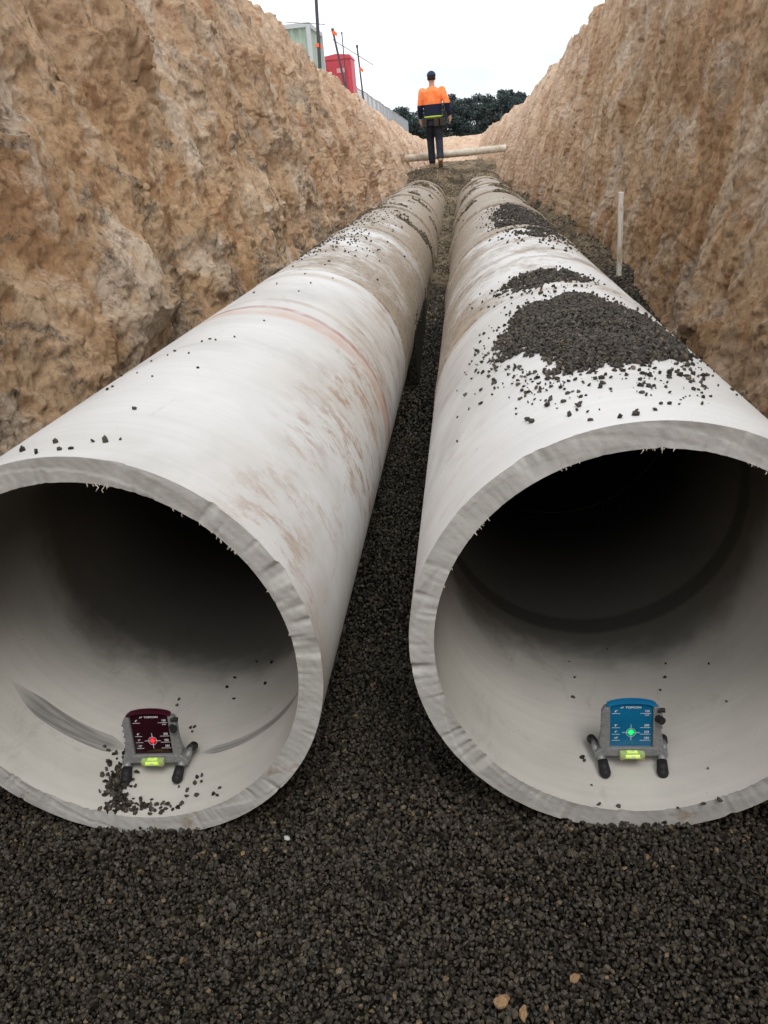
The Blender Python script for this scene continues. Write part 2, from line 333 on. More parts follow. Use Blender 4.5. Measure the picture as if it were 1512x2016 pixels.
ys=np.concatenate([np.linspace(-6,.3,20),np.linspace(.4,4,150),np.exp(np.linspace(math.log(4.03),math.log(40),560))]);xs=np.linspace(-1.85,1.6,260)
X,Y=np.meshgrid(xs,ys);Z=surf(X,Y)+fbm(X*9,Y*9,1,4,.65)*(.004+.028*sst(6,12,Y))+facet(X*9,Y*9,1)[0]*.016*sst(6,11,Y)+pn(X*38,Y*38,2)*.006-.012*(Y<5)
setp(link('gravel_bed',mesh_np('gravel_bed',np.stack([X,Y,Z],-1).reshape(-1,3),grid_faces(len(ys),260,flip=True)),M_bed),kind='structure')
# ------------------------------------------------------------------ pipes
def pipe_mesh(name,length,face=None,seed=0,cut=False,collar=.004):
    nth=640 if cut else 160
    th=np.linspace(0,2*PI,nth,endpoint=False)
    if cut:yo=np.concatenate([[0,.003,.008,.02,.05],np.linspace(.1,length-.1,40),[length-.05,length-.012,length-.004,length]])
    else:yo=np.concatenate([[0,.004,.02,.14,.15],np.linspace(.25,length-.1,10),[length-.05,length-.012,length-.004,length]])
    ro=np.full(len(yo),RO);ro[-1]-=.012;ro[-2]-=.006
    if not cut:ro[:4]+=collar;ro[0]-=.010;ro[1]-=.004
    ct,stn=np.cos(th),np.sin(th);fa,fb=face or (0.,0.)
    def shell(r,yy,fw):
        Yv=yy[:,None]+fw[:,None]*(fa*r[:,None]*ct+fb*r[:,None]*stn)
        return np.stack([r[:,None]*ct+0*Yv,Yv,r[:,None]*stn+0*Yv],-1)
    fw=np.clip(1-yo/max(length,.1),0,1)
    O=shell(ro,yo,fw)
    if cut:
        ch=np.maximum(fbm(ct*5,stn*5,seed,4)-.27,0)*.05+np.maximum(fbm(ct*16,stn*16,seed+6,3)-.35,0)*.02
        ragged=fbm(ct*14,stn*14,seed+2,4)*.0012
        O[0,:,1]+=ch+ragged
        for k,g in((1,.0015),(2,.003),(3,.004)):O[k,:,1]=np.maximum(O[k,:,1],O[k-1,:,1]+g)
    ri=np.full(len(yo),RI);I=shell(ri,yo,fw)
    if cut:
        I[0,:,1]+=np.maximum(fbm(ct*7,stn*7,seed+8,5,.6)-.2,0)*.02+np.maximum(fbm(ct*26,stn*26,seed,3)-.15,0)*.006
        for k in(1,2,3):I[k,:,1]=np.maximum(I[k,:,1],I[k-1,:,1]+.002)
    n=len(yo);V=np.concatenate([O.reshape(-1,3),I.reshape(-1,3)])
    F1=grid_faces(n,nth,True,flip=False);F2=grid_faces(n,nth,True,flip=True)+n*nth
    j=np.arange(nth);j2=(j+1)%nth;E=(n-1)*nth
    F3=np.stack([E+j,n*nth+E+j,n*nth+E+j2,E+j2],-1)
    Fs=[F1,F2,F3];mi=[0]*len(F1)+[1]*len(F2)+[0]*nth
    if not cut:
        F4=np.stack([j,j2,n*nth+j2,n*nth+j],-1);Fs.append(F4);mi+=[0]*nth
    me=mesh_np(name,V,np.concatenate(Fs),True,mi)
    face_me=None
    if cut:
        nr=16;w=np.linspace(0,1,nr)[:,None,None];P=O[0][None]*(1-w)+I[0][None]*w
        rr=w[...,0];TH=th[None]+0*rr;u=TH*RO*4+rr*1.6+fbm(P[...,0]*2,P[...,2]*2,seed,2)*1.5;v=rr*.9+TH*.9
        fh,fr=facet(u,v,seed,1.);env=np.clip(np.minimum(rr,1-rr)*5,0,1)
        P[...,1]+=(fh*.0010+fbm(P[...,0]*6,P[...,2]*6,seed+4,3)*.0025+fbm(P[...,0]*40,P[...,2]*40,seed,3)*.0008)*env-.0004
        face_me=mesh_np('cut_end',P.reshape(-1,3),grid_faces(nr,nth,True,flip=True));fattr(face_me,'clod',fr)
    return me,face_me
def first_pipe(x,y0,y1,a,b,side,seed,lines,streak,label,mud):
    t=empty('drain_pipe',(x,y0,PZ),label=label,cat='pipe')
    me,fm=pipe_mesh('barrel',y1-y0-.0015,(a,b),seed,True)
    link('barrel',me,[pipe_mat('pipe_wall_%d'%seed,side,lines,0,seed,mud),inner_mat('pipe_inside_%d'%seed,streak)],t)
    link('cut_end',fm,M_cut,t)
    bm=bmesh.new();cen=[random.gauss(1.8,.35) for _ in range(4)]+([random.uniform(.1,.9) for _ in range(3)] if side>0 else [random.uniform(2.3,3.3) for _ in range(4)])
    for k in range(38):
        an=random.choice(cen)+random.gauss(0,.05) if random.random()<.75 else random.uniform(-.7,3.8)
        r=RI+random.uniform(-.002,.003);p=Vector((r*math.cos(an),a*r*math.cos(an)+b*r*math.sin(an)-.001,r*math.sin(an)))
        L=random.uniform(.003,.009)*(2.4 if random.random()<.14 else 1);q=p
        for s in range(3):
            dn=Vector((random.gauss(0,.6)-math.cos(an)*.4,random.gauss(-.2,.4),-.7)).normalized();q2=q+dn*L/3;bar(bm,q,q2,.0015*(1-s*.25),.0011*(1-s*.3),4);q=q2
    bm_obj('frayed_fibre',bm,M_fibre,t)['kind']='stuff'
    return t
red=(.36,.13,.09);brn=(.42,.34,.25)
first_pipe(XL,YL,4.2,AL,BL,1,1,[(1.71,.04,red,.95),(1.62,.09,(.55,.36,.28),.7),(1.88,.04,brn,.6),(2.6,.08,brn,.6)],True,'large pale left drain pipe with a sawn open end and red smear on top',1.)
first_pipe(XR,YR,3.15,AR,BR,-1,2,[(1.63,.03,brn,.6)],False,'large pale right drain pipe with sawn open end and gravel heap on top',.4)
inner_mat_d=plain('pipe_inside_far',(.02,.018,.016),.9)  # interior shade carried on as a near-black colour
def later(x,side,js,far):
    proto={};names=['second','third','fourth','fifth','sixth','seventh','eighth','ninth']
    for i in range(len(js)-1):
        d=([.45,.85,1.,1.] if side>0 else [.3,.65,.9,1.])[min(i,3)];Lg=js[i+1]-js[i]-.0015;key=(round(Lg,2),min(i,2))
        if key not in proto:proto[key]=pipe_mesh('drain_pipe',Lg,None,0,collar=[.003,.010,.024][min(i,2)])[0]
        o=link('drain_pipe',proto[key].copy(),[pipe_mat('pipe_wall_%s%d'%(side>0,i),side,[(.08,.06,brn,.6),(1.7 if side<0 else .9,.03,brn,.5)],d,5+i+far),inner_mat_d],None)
        o.location=(x,js[i],PZ);setp(o,label='%s pale drain pipe from the camera in the %s row, %s'%(names[i],'left' if side>0 else 'right',['jointed behind the sawn one','streaked with mud','partly under dusty gravel','half buried in backfill','half buried in backfill','half buried in backfill'][min(i,5)]),cat='pipe')
later(XL,1,[4.2,6.6,9.0,11.4,13.8,16.2,18.6,21.],0);later(XR,-1,[3.15,5.55,7.95,10.35,12.75,15.15,17.55,19.95],20)
# ------------------------------------------------------------------ gravel
def jgrid(x0,x1,y0,y1,s,j=.5):
    xs=np.arange(x0,x1,s);ys=np.arange(y0,y1,s);X,Y=np.meshgrid(xs,ys);X=X+rng.uniform(-j,j,X.shape)*s;Y=Y+rng.uniform(-j,j,Y.shape)*s;return X.ravel(),Y.ravel()
def bed_pts(x0,x1,y0,y1,s,lay):
    X,Y=jgrid(x0,x1,y0,y1,s);k=np.ones(len(X),bool)
    for xc,yf in((XL,YL),(XR,YR)):
        lim=np.sqrt(np.maximum(RO**2-np.clip(PZ-fill(Y)-.035,-RO,RO)**2,0));k&=~((Y>yf-.01)&(np.abs(X-xc)<lim))
    X,Y=X[k],Y[k];return np.stack([X,Y,surf(X,Y)+lay+rng.uniform(-.004,.004,len(X))],-1)
P=[];S=[]
for a_,lo_,hi_ in (((-1.5,.9,.7,1.35,.0086,-.004),.0042,.0075),((-1.5,.9,.7,1.35,.0138,.003),.005,.0096),((-1.6,1.2,1.35,2.3,.0100,-.004),.005,.0092),((-1.6,1.1,1.35,1.9,.0160,.003),.0055,.0102),
   ((-.75,.25,2.3,4.2,.0135,0),.006,.0105),((-.6,.1,4.2,7.4,.02,0),.009,.014),((.7,1.4,3.6,7.2,.022,0),.009,.015)):
    p_=bed_pts(*a_);P.append(p_);S.append(rng.uniform(lo_,hi_,len(p_)))
setp(stones('gravel',np.concatenate(P),np.concatenate(S),M_stone),label='dark crushed stone bedding covering the trench floor around the pipes',cat='gravel',kind='stuff')
X,Y=jgrid(-1.5,1.35,6.2,19.5,.036);k=(fbm(X*1.3,Y*1.3,9,4)>-.15)&(rng.random(len(X))<.65);X,Y=X[k],Y[k];Z=surf(X,Y)
on=np.zeros(len(X),bool)
for xc in(XL,XR):
    cz=PZ+np.sqrt(np.maximum(RO**2-np.minimum(np.abs(X-xc),RO)**2,0));on|=(np.abs(X-xc)<RO)&(Z<cz-.004)
k=~on;P_=np.stack([X,Y,Z+.006],-1)[k]
setp(stones('backfill_gravel',P_,rng.uniform(.008,.019,len(P_)),M_dusty),label='dusty brown gravel backfill between the far pipes toward the worker',cat='gravel',kind='stuff')
def crown(x,xc):return PZ+np.sqrt(np.maximum(RO**2-(x-xc)**2,0))
def heap(cx,cy,rx,ry,h,n,xc,name,label,seed,smin=.007,smax=.0125,mat=None,halo=160,hr=1.5,nz=1.1):
    a=rng.uniform(0,2*PI,n*2);r=np.sqrt(rng.uniform(0,1,n*2))*1.1;x=cx+rx*r*np.cos(a);y=cy+ry*r*np.sin(a)
    q=((x-cx)/rx)**2+((y-cy)/ry)**2+fbm(x*4.5,y*3.5,seed,5,.65)*nz;k=q+rng.uniform(-.22,.16,len(q))<.95;x,y,q=x[k][:n],y[k][:n],q[k][:n]
    hh=h*np.clip(1-q,0,1)**.8*rng.choice([1,.75,.5,.25],len(x),p=[.62,.18,.12,.08]);z=crown(x,xc)+.003+hh
    P=[np.stack([x,y,z],-1)];S=[rng.uniform(smin,smax,len(x))]
    a=rng.uniform(0,2*PI,halo);r=1+np.abs(rng.normal(0,.2,halo))*hr;x=cx+rx*.95*r*np.cos(a);y=cy+ry*.95*r*np.sin(a)-.02
    k=np.abs(x-xc)<.4;x,y=x[k],y[k];P.append(np.stack([x,y,crown(x,xc)+.003],-1));S.append(rng.uniform(smin*.35,smax*.9,len(x)))
    return setp(stones(name,np.concatenate(P),np.concatenate(S),mat or M_stone),label=label,cat='gravel',kind='stuff')
heap(.335,2.40,.25,.50,.016,7500,XR,'gravel_heap','heap of dark gravel spilled over the top of the right pipe',3,.005,.0098,halo=480,nz=1.0)
heap(.30,3.38,.18,.23,.006,700,XR,'gravel_heap','small thin patch of dark gravel behind the heap on the right pipe',9,.006,.0105,halo=100,nz=1.4)
heap(.44,6.4,.22,1.3,.008,1700,XR,'gravel_heap','long spill of dark gravel farther along the right pipe',14,.008,.014,halo=520,nz=2.4)
def loose(xc,pts,sizes,name,label,mat=M_stone):
    x=np.array([p[0] for p in pts]);y=np.array([p[1] for p in pts]);P=np.stack([x,y,crown(x,xc)+np.array(sizes)*.35],-1)
    return setp(stones(name,P,np.array(sizes),mat,.3),label=label,cat='gravel',kind='stuff')
def hit(px,py,xc,Rr=RO):
    d=ray(px,py);a=d[0]**2+d[2]**2;ox=-xc;oz=CH-PZ;b=2*(ox*d[0]+oz*d[2]);c=ox*ox+oz*oz-Rr*Rr;D=b*b-4*a*c
    if D<0:return None
    t=(-b-math.sqrt(D))/(2*a) if Rr>.5 else (-b+math.sqrt(D))/(2*a)
    return (d[0]*t,d[1]*t,CH+d[2]*t)
pp=[];ss=[]
for px,py,s in [(45,888,9),(72,893,7),(110,872,7),(118,886,6),(140,884,6),(183,870,6),(208,870,9),(237,866,4),(222,762,6),(212,768,5),(240,741,5),(270,735,5),(265,806,7),(298,712,5),(345,692,5),(372,696,5),(390,725,6),(398,673,6),(413,668,6),(425,670,5),(462,664,5),(520,632,5),(345,650,4),(500,577,5),(545,560,5),(600,540,5),(612,558,4),(577,525,5),(648,515,7),(655,548,4),(640,522,5),(588,574,4),(700,505,6),(735,498,5),(300,742,4),(330,700,4)]:
    h=hit(px,py,XL)
    if h:pp.append(h[:2]);ss.append(s*.0011*(1 if h[1]<3 else 1.3))
for k in range(560):
    y=4.5+abs(random.gauss(0,2.6))+random.random();x=XL+random.gauss(-.08,.19)
    if abs(x-XL)<.42:pp.append((x,y));ss.append(random.uniform(.004,.011))
loose(XL,pp,ss,'loose_gravel','loose dark stones scattered along the top of the left pipe')
pp=[];ss=[]
for k in range(190):
    px=random.uniform(1010,1400);py=random.gauss(750,32);h=hit(px,py,XR)
    if h and h[1]>1.52 and abs(h[0]-XR)<.42:pp.append(h[:2]);ss.append(random.uniform(.002,.0085)*random.random()**.3)
for px,py,s in [(1045,832,12),(1038,828,8),(1252,817,9),(1140,800,10),(1162,828,7),(1385,742,11),(1350,742,9),(1365,738,9),(1035,776,9),(1063,768,8),(1082,790,9),(1118,775,7),(925,600,5),(900,770,4),(905,585,4)]:
    h=hit(px,py,XR)
    if h:pp.append(h[:2]);ss.append(s*.0010)
loose(XR,pp,ss,'loose_gravel','loose dark stones at the near foot of the heap on the right pipe')
def inside(xc,lst,name,label):
    P=[];S=[]
    for px,py,s in lst:
        h=hit(px,py,xc,RI-.004)
        if h and h[1]>1.42:P.append(h);S.append(s*.00105)
    return setp(stones(name,np.array(P),np.array(S),M_stone,.5),label=label,cat='gravel',kind='stuff')
lst=[(random.gauss(232,13),random.gauss(1545,30),random.uniform(4,10)) for _ in range(150)]+[(random.gauss(250,25),random.gauss(1588,7),random.uniform(4,9)) for _ in range(40)]+[(random.uniform(280,360),random.gauss(1588,10),random.uniform(4,9)) for _ in range(30)]+[(random.uniform(350,400),random.gauss(1555,12),random.uniform(4,8)) for _ in range(9)]
lst+=[(x,y,6) for x,y in ((348,1388),(375,1432),(378,1440),(383,1430),(428,1565),(433,1550),(447,1352),(460,1375),(462,1333),(535,1303),(505,1302),(352,1376),(420,1562),(522,1345),(370,1478))]
inside(XL,lst,'spilled_gravel','small pile of dark gravel lying around the red dot plate inside the left pipe')
lst=[(x,y,s) for x,y,s in ((1128,1372,6),(1146,1490,8),(1180,1583,6),(1218,1586,6),(1385,1582,7),(1417,1575,7),(1394,1512,4),(1309,1333,6),(1131,1333,4),(1300,1358,5),(1310,1306,4),(1196,1277,4),(1395,1306,4),(1430,1380,4),(1165,1545,4),(1150,1497,5),(1335,1590,4),(1120,1302,3))]
inside(XR,lst,'spilled_gravel','few dark stones lying in the mouth of the right pipe')
M_clay=plain('clay_lump',(.34,.22,.12),.95,.1,0,.8,150,.35);M_pale=plain('pale_chip',(.5,.52,.48),.8,.2,0,.5,150,.2)
for px,py,s,lab,mm in [(1132,1925,.0085,'pale tan clay lump on dark gravel near the bottom right',M_clay),(988,1972,.012,'largest orange clay lump on the gravel at the bottom edge',M_clay),(1030,1996,.009,'orange clay lump at the bottom edge beside the largest one',M_clay),(478,1680,.005,'small tan clay lump on gravel below the left pipe',M_clay),(565,1650,.006,'pale chip of broken pipe on gravel between the pipe mouths',M_pale)]:
    p=atz(px,py,.032);bm=bmesh.new();bmesh.ops.create_icosphere(bm,subdivisions=3,radius=1)
    for v in bm.verts:
        n=float(fbm(v.co.x*1.1+px,v.co.y*1.1,v.co.z*1.1,4,.5));v.co=Vector((v.co.x*1.45,v.co.y*.9,v.co.z*.75))*(1+n*.55)*s
    o=bm_obj('clay_lump' if mm is M_clay else 'pipe_chip',bm,mm);o.location=p;o.rotation_euler=(.3,.2,px*.7);setp(o,label=lab,cat='clay lump' if mm is M_clay else 'chip')
# ------------------------------------------------------------------ laser target plates
M_alu=plain('cast_aluminium',(.27,.28,.28),.45,.5,.25,.15,400,.15);M_rub=plain('black_rubber',(.018,.018,.02),.6,.35,0,.2,300)
M_white=plain('white_print',(.75,.78,.80),.6,.2);M_vial=plain('vial_block',(.46,.60,.24),.2,.6,0,0,50,.1)
M_vlight=plain('vial_liquid',(.62,.90,.10),.1,.7,emit=.35);M_bub=plain('air_bubble',(.85,.95,.60),.1,.7);M_screw=plain('brass_screw',(.55,.40,.2),.4,.5,.8)  # vial liquid given a faint glow of its own, no lamp inside
def text_mesh(body,x,z,size,y,align='CENTER',sx=1.,bold=0.):
    cu=bpy.data.curves.new('t','FONT');cu.body=body;cu.size=size;cu.align_x=align;cu.align_y='CENTER';cu.extrude=.0003;cu.offset=bold;cu.resolution_u=3
    o=bpy.data.objects.new('t',cu);COL.objects.link(o);dg=bpy.context.evaluated_depsgraph_get();dg.update()
    me=bpy.data.meshes.new_from_object(o.evaluated_get(dg));COL.objects.unlink(o);bpy.data.objects.remove(o)
    me.transform(Matrix.Translation((x,y,z))@Matrix.Rotation(PI/2,4,'X')@Matrix.Diagonal((sx,1,1,1)));return me
def target(loc,rz,colp,colring,dot,label,s=1.):
    t=empty('laser_target',loc,rz,label=label,cat='laser target');t.scale=(s,s,s)
    lean=Matrix.Rotation(-.16,4,'X')
    mp=NT('target_plate_'+label.split()[0],.15,.6);mp.color(mp.mix(mp.ramp(mp.noise(9,3,.5,mp.coord()),[(.3,0.),(.7,1.)]),colp,tuple(x*.75 for x in colp)))
    mp.b.inputs['Transmission Weight'].default_value=.25
    mr=plain('plate_rim_'+label.split()[0],colring,.3,.5)
    def arc_top(w,z0,h,n=14):return [(w-2*w*i/n,z0+h*max(0,math.sin(PI*i/n))**.6) for i in range(n+1)]
    PW=.052
    bm=bmesh.new();prism(bm,[(-PW,.054),(PW,.054),(PW,.176)]+arc_top(PW,.176,.005)[1:-1]+[(-PW,.176)],-.002,.002);pl=bm_obj('plate',bm,mp.m,t);pl.matrix_local=lean
    bm=bmesh.new()
    out=arc_top(.060,.176,.012);inn=arc_top(.051,.172,.007)
    prism(bm,[(.060,.170)]+out+[(-.060,.170)]+[(-.051,.170)]+inn[::-1]+[(.051,.170)],-.009,.005);hd=bm_obj('hood',bm,mr,t);hd.matrix_local=lean
    bm=bmesh.new()
    for sx in(-1,1):
        prism(bm,[(sx*.0525,.048),(sx*.072,.040),(sx*.079,.07),(sx*.0735,.10),(sx*.073,.155),(sx*.066,.169),(sx*.0525,.170)][::sx],-.010,.010)
        prism(bm,[(sx*.070,.056),(sx*.092,.040),(sx*.088,.022),(sx*.066,.034)][::sx],-.012,.030)
    prism(bm,[(-.074,.032),(-.062,.056),(.062,.056),(.074,.032)],-.0115,.010)
    fr=bm_obj('frame',bm,M_alu,t,bevel=.0025);fr.matrix_local=lean
    bm=bmesh.new()
    for k in range(5):box(bm,(-.0725,-.007,.078+k*.017),(.006,.010,.003));box(bm,(.0725,-.007,.078+k*.017),(.006,.010,.003))
    rb=bm_obj('grip_rib',bm,M_alu,t);rb.matrix_local=lean;rb['kind']='stuff'
    for sx in(-1,1):
        bm=bmesh.new();bar(bm,(sx*.078,.004,.036),(sx*.073,-.022,.030),.0105,.0095,14);lg=bm_obj('leg',bm,M_alu,t,True)
        bm=bmesh.new();bar(bm,(sx*.073,-.018,.031),(sx*.070,-.046,.0145),.0125,.0145,18);ball(bm,(sx*.070,-.046,.0155),.014);bm_obj('foot',bm,M_rub,lg,True)
        bm=bmesh.new();bar(bm,(sx*.084,.010,.036),(sx*.088,.040,.044),.009,.008,14);lg=bm_obj('leg',bm,M_alu,t,True)
        bm=bmesh.new();bar(bm,(sx*.0875,.034,.046),(sx*.091,.056,.038),.0105,.0115,18);ball(bm,(sx*.091,.056,.036),.0115);bm_obj('foot',bm,M_rub,lg,True)
    bm=bmesh.new();bar(bm,(.064,-.008,.138),(.072,-.024,.138),.0105,.0095,9);bar(bm,(.062,-.008,.160),(.080,-.008,.160),.006,.006,12);k=bm_obj('knob',bm,M_rub,t);k.matrix_local=lean
    bm=bmesh.new();box(bm,(0,-.014,.045),(.062,.016,.018));vb=bm_obj('level_vial',bm,M_vial,t,bevel=.003)
    bm=bmesh.new();bar(bm,(-.017,-.0215,.047),(.017,-.0215,.047),.0052,.0052,16);box(bm,(0,-.014,.0542),(.026,.010,.002));bm_obj('vial_tube',bm,M_vlight,vb,False)
    bm=bmesh.new();ball(bm,(.001,-.0258,.049),(.0065,.003,.0033),12);ball(bm,(.001,-.014,.0555),(.005,.004,.0015),10);bm_obj('air_bubble',bm,M_bub,vb,True)
    for sx in(-1,1):
        bm=bmesh.new();bar(bm,(sx*.026,-.0245,.040),(sx*.026,-.020,.040),.0035,.0035,10);bm_obj('screw',bm,M_screw,vb)
    y=-.0024;mes=[text_mesh('TOPCON',.005,.1650,.0072,y,bold=.0002,sx=1.25)]
    bm=bmesh.new()
    for q in ([(-.027,.1628),(-.0245,.1670),(-.0222,.1670),(-.0247,.1628)],[(-.0230,.1636),(-.0205,.1678),(-.0182,.1678),(-.0207,.1636)]):
        prism(bm,q,y-.0003,y)
    for z,l,r in((.153,'6"','150'),(.113,'8"','200'),(.0945,'9"','225'),(.077,'10"','250')):
        mes.append(text_mesh(l,-.037,z+.0015,.0082,y,bold=.0001));mes.append(text_mesh(r,.0385,z+.0015,.0082,y,bold=.0001))
        box(bm,(-.037,y,z-.0048),(.020,.0006,.0008));box(bm,(.035,y,z-.0048),(.026,.0006,.0008))
    mes.append(text_mesh('mm',.0385,.1435,.007,y))
    cx,cz=0,.0945
    box(bm,(cx,y,cz),(.044,.0006,.0009));box(bm,(cx,y,cz),(.0009,.0006,.046))
    for i in range(40):
        a=2*PI*i/40;r=.0115;box(bm,(cx+r*math.cos(a),y,cz+r*math.sin(a)),(.0009,.0006,.0019),Matrix.Rotation(-a,4,'Y'))
    for k in range(9):box(bm,(cx-.018+k*.0045,y,cz),(.0005,.0006,.0032));box(bm,(cx,y,cz-.018+k*.0045),(.0032,.0006,.0005))
    for me in mes:bm.from_mesh(me)
    pr=bm_obj('print',bm,M_white,t);pr.matrix_local=lean;pr['kind']='stuff'
    bm=bmesh.new();bar(bm,(cx,y-.0012,cz+.001),(cx,y-.0004,cz+.001),.0050,.0050,20);m1=plain('laser_spot_'+label.split()[0],dot,.9,0,emit=3);d=bm_obj('laser_spot',bm,m1,t);d.matrix_local=lean
    bm=bmesh.new();bar(bm,(cx,y-.0005,cz+.001),(cx,y-.0002,cz+.001),.0085,.0085,24);m1=plain('laser_halo_'+label.split()[0],tuple(x*.5 for x in dot),.9,0,emit=.7);d=bm_obj('laser_halo',bm,m1,t);d.matrix_local=lean
    return t
pr=atz(1245,1522,PZ-RI);pl=atz(304,1535,PZ-RI)
target((pr.x,pr.y+.03,PZ-RI+.0),.0,(.010,.22,.46),(.012,.20,.44),(.01,.95,.12),'blue laser target plate with green dot standing in the right pipe mouth')
target((pl.x,pl.y+.03,PZ-RI+.002),.03,(.040,.006,.014),(.06,.008,.02),(.95,.02,.03),'dark maroon laser target plate with red dot standing in the left pipe mouth')
# ------------------------------------------------------------------ stake, cross pipe
b=at(1219,532,6.5);tp=at(1223,378,6.5);bm=bmesh.new();d=tp-b
q=d.to_track_quat('Z','Y').to_matrix().to_4x4();vs=box(bm,(b+tp)/2-Vector((0,0,.02)),(.062,.03,d.length+.04),q)
mw=NT('weathered_timber',.9,.15);v=mw.coord();mw.color(mw.mix(mw.ramp(mw.noise(8,5,.75,mw.coord((3,3,.6))),[(.48,0.),(.6,1.)]),(.86,.84,.76),(.50,.40,.28)));mw.bump(mw.noise(60,3,.6,mw.coord((3,3,.3))),.5,.004)
setp(bm_obj('timber_stake',bm,mw.m,bevel=.003),label='pale wooden stake standing against the foot of the right trench wall',cat='stake')
a=at(805,312,18.75);c_=at(990,292,18.9);a=a+(a-c_)*.06;c_=c_+(c_-a)*.03
bm=bmesh.new();bar(bm,a,c_,.074,.074,40);dv=(c_-a).normalized()
for f in(.22,.62):
    p=a.lerp(c_,f);bar(bm,p-dv*.05,p+dv*.05,.084,.084,40)
mx=NT('cream_pvc',.5,.4);mx.color(mx.mix(mx.ramp(mx.noise(3,4,.7,mx.coord()),[(.45,0.),(.65,1.)]),(.66,.62,.52),(.42,.34,.24)))
setp(bm_obj('crossing_pipe',bm,mx.m,smooth=False),label='thin cream pipe crossing the trench behind the worker',cat='pipe')
# ------------------------------------------------------------------ person
FY=18.2;fp=at(858,331,FY);ht=at(846,142,FY).z-fp.z
gz=float(surf(np.array([fp.x]),np.array([FY]))[0])
per=empty('person',(fp.x,FY,gz+.012),0,label='person in orange and navy work shirt and dark trousers walking away along the pipes',cat='person');sc_=ht/1.80;per.scale=(sc_,)*3
def chain(bm,pts,rad,seg=14,flat=None):
    for i in range(len(pts)-1):
        bar(bm,pts[i],pts[i+1],rad[i],rad[i+1],seg)
    for p,r in zip(pts,rad):ball(bm,p,r,seg)
def rem(o,vox,sm=4):
    m=o.modifiers.new('r','REMESH');m.mode='VOXEL';m.voxel_size=vox;m.use_smooth_shade=True
    s=o.modifiers.new('s','SMOOTH');s.iterations=sm;s.factor=.5
def loft(bm,rings,seg=24):
    R=[]
    for(cx,cy,cz,rx,ry) in rings:R.append([bm.verts.new((cx+rx*math.cos(2*PI*i/seg),cy+ry*math.sin(2*PI*i/seg),cz)) for i in range(seg)])
    for a,b in zip(R,R[1:]):
        for i in range(seg):bm.faces.new((a[i],a[(i+1)%seg],b[(i+1)%seg],b[i]))
    bm.faces.new(R[0][::-1]);bm.faces.new(R[-1])
JL=dict(sh=(-.20,0,1.44),el=(-.265,.03,1.16),wr=(-.27,.17,.96));JR=dict(sh=(.20,0,1.44),el=(.30,-.09,1.19),wr=(.345,-.03,.97))
HL=(-.09,0,.93);KL=(-.085,.13,.52);AL_=(-.07,.10,.09);HR=(.09,0,.93);KR=(.10,.02,.51);AR_=(.115,-.24,.165)
skin=plain('skin',(.50,.30,.21),.6,.3)
bm=bmesh.new();ball(bm,(0,.005,1.69),(.077,.095,.108),20);ball(bm,(0,.05,1.635),(.052,.055,.05),14);bar(bm,(0,.0,1.47),(0,.0,1.63),.06,.055,16)
for s in(-1,1):ball(bm,(s*.079,0,1.675),(.012,.02,.032),10);ball(bm,(s*.03,.09,1.69),(.014,.01,.01),8)
ball(bm,(0,.105,1.665),(.013,.02,.022),8);ball(bm,(0,.092,1.63),(.024,.01,.009),8)
loft(bm,[(0,0,.85,.15,.10),(0,0,.98,.155,.105),(0,0,1.12,.135,.10),(0,0,1.3,.165,.11),(0,0,1.43,.17,.095),(0,0,1.5,.07,.06)])
for J,s in((JL,-1),(JR,1)):
    chain(bm,[J['sh'],J['el'],J['wr']],[.05,.038,.027]);w=Vector(J['wr'])
    chain(bm,[w,w+Vector((0,.015,-.05)),w+Vector((0,.02,-.085))],[.024,.034,.030])
    for k,(dx,L) in enumerate(((-.024,.068),(-.008,.078),(.008,.074),(.023,.06))):
        a=w+Vector((s*-.006+0,.02+dx*1.,-.09));p2=a+Vector((0,.004,-L*.55));p3=p2+Vector((s*-.010,.008,-L*.42));chain(bm,[a,p2,p3],[.0105,.0095,.008],8)
    a=w+Vector((-s*.004,.045,-.045));chain(bm,[a,a+Vector((-s*.008,.022,-.03)),a+Vector((-s*.012,.026,-.058))],[.012,.0105,.009],8)
for h,k,a in((HL,KL,AL_),(HR,KR,AR_)):chain(bm,[h,k,a],[.088,.056,.042])
body=bm_obj('body',bm,skin,per);rem(body,.009,3)
msh=NT('work_shirt',.85,.15);X,Y,Z=msh.xyz(msh.coord())
msh.color(msh.mix(msh.map(Z,1.195,1.205),(.018,.022,.045),msh.mix(msh.ramp(msh.noise(8,3,.6,msh.coord()),[(.35,0.),(.65,1.)]),(.95,.20,.05),(1.,.32,.12))));msh.bump(msh.noise(14,4,.6,msh.coord((1,1,.5))),.6,.02)
bm=bmesh.new();loft(bm,[(0,0,.90,.178,.13),(0,0,.97,.182,.135),(0,0,1.1,.18,.135),(0,0,1.25,.195,.14),(0,0,1.36,.21,.135),(0,0,1.44,.205,.12),(0,0,1.49,.12,.085),(0,-.005,1.525,.072,.064)])
for J in(JL,JR):chain(bm,[J['sh'],J['el'],tuple(Vector(J['el']).lerp(Vector(J['wr']),.8))],[.082,.063,.05])
shirt=bm_obj('shirt',bm,msh.m,per);rem(shirt,.011,5)
mtr=plain('work_trousers',(.025,.03,.042),.85,.15,0,.6,14,.4)
bm=bmesh.new();loft(bm,[(0,0,.80,.17,.12),(0,0,.92,.17,.125),(0,0,.99,.165,.12)])
for h,k,a in((HL,KL,AL_),(HR,KR,AR_)):chain(bm,[h,tuple(Vector(h).lerp(Vector(k),.5)),k,tuple(Vector(k).lerp(Vector(a),.5)),tuple(Vector(a)+Vector((0,0,.03)))],[.11,.098,.08,.076,.072])
tr=bm_obj('trousers',bm,mtr,per);rem(tr,.011,4)
mbt=plain('tan_boots',(.30,.20,.12),.8,.2,0,.4,60,.2)
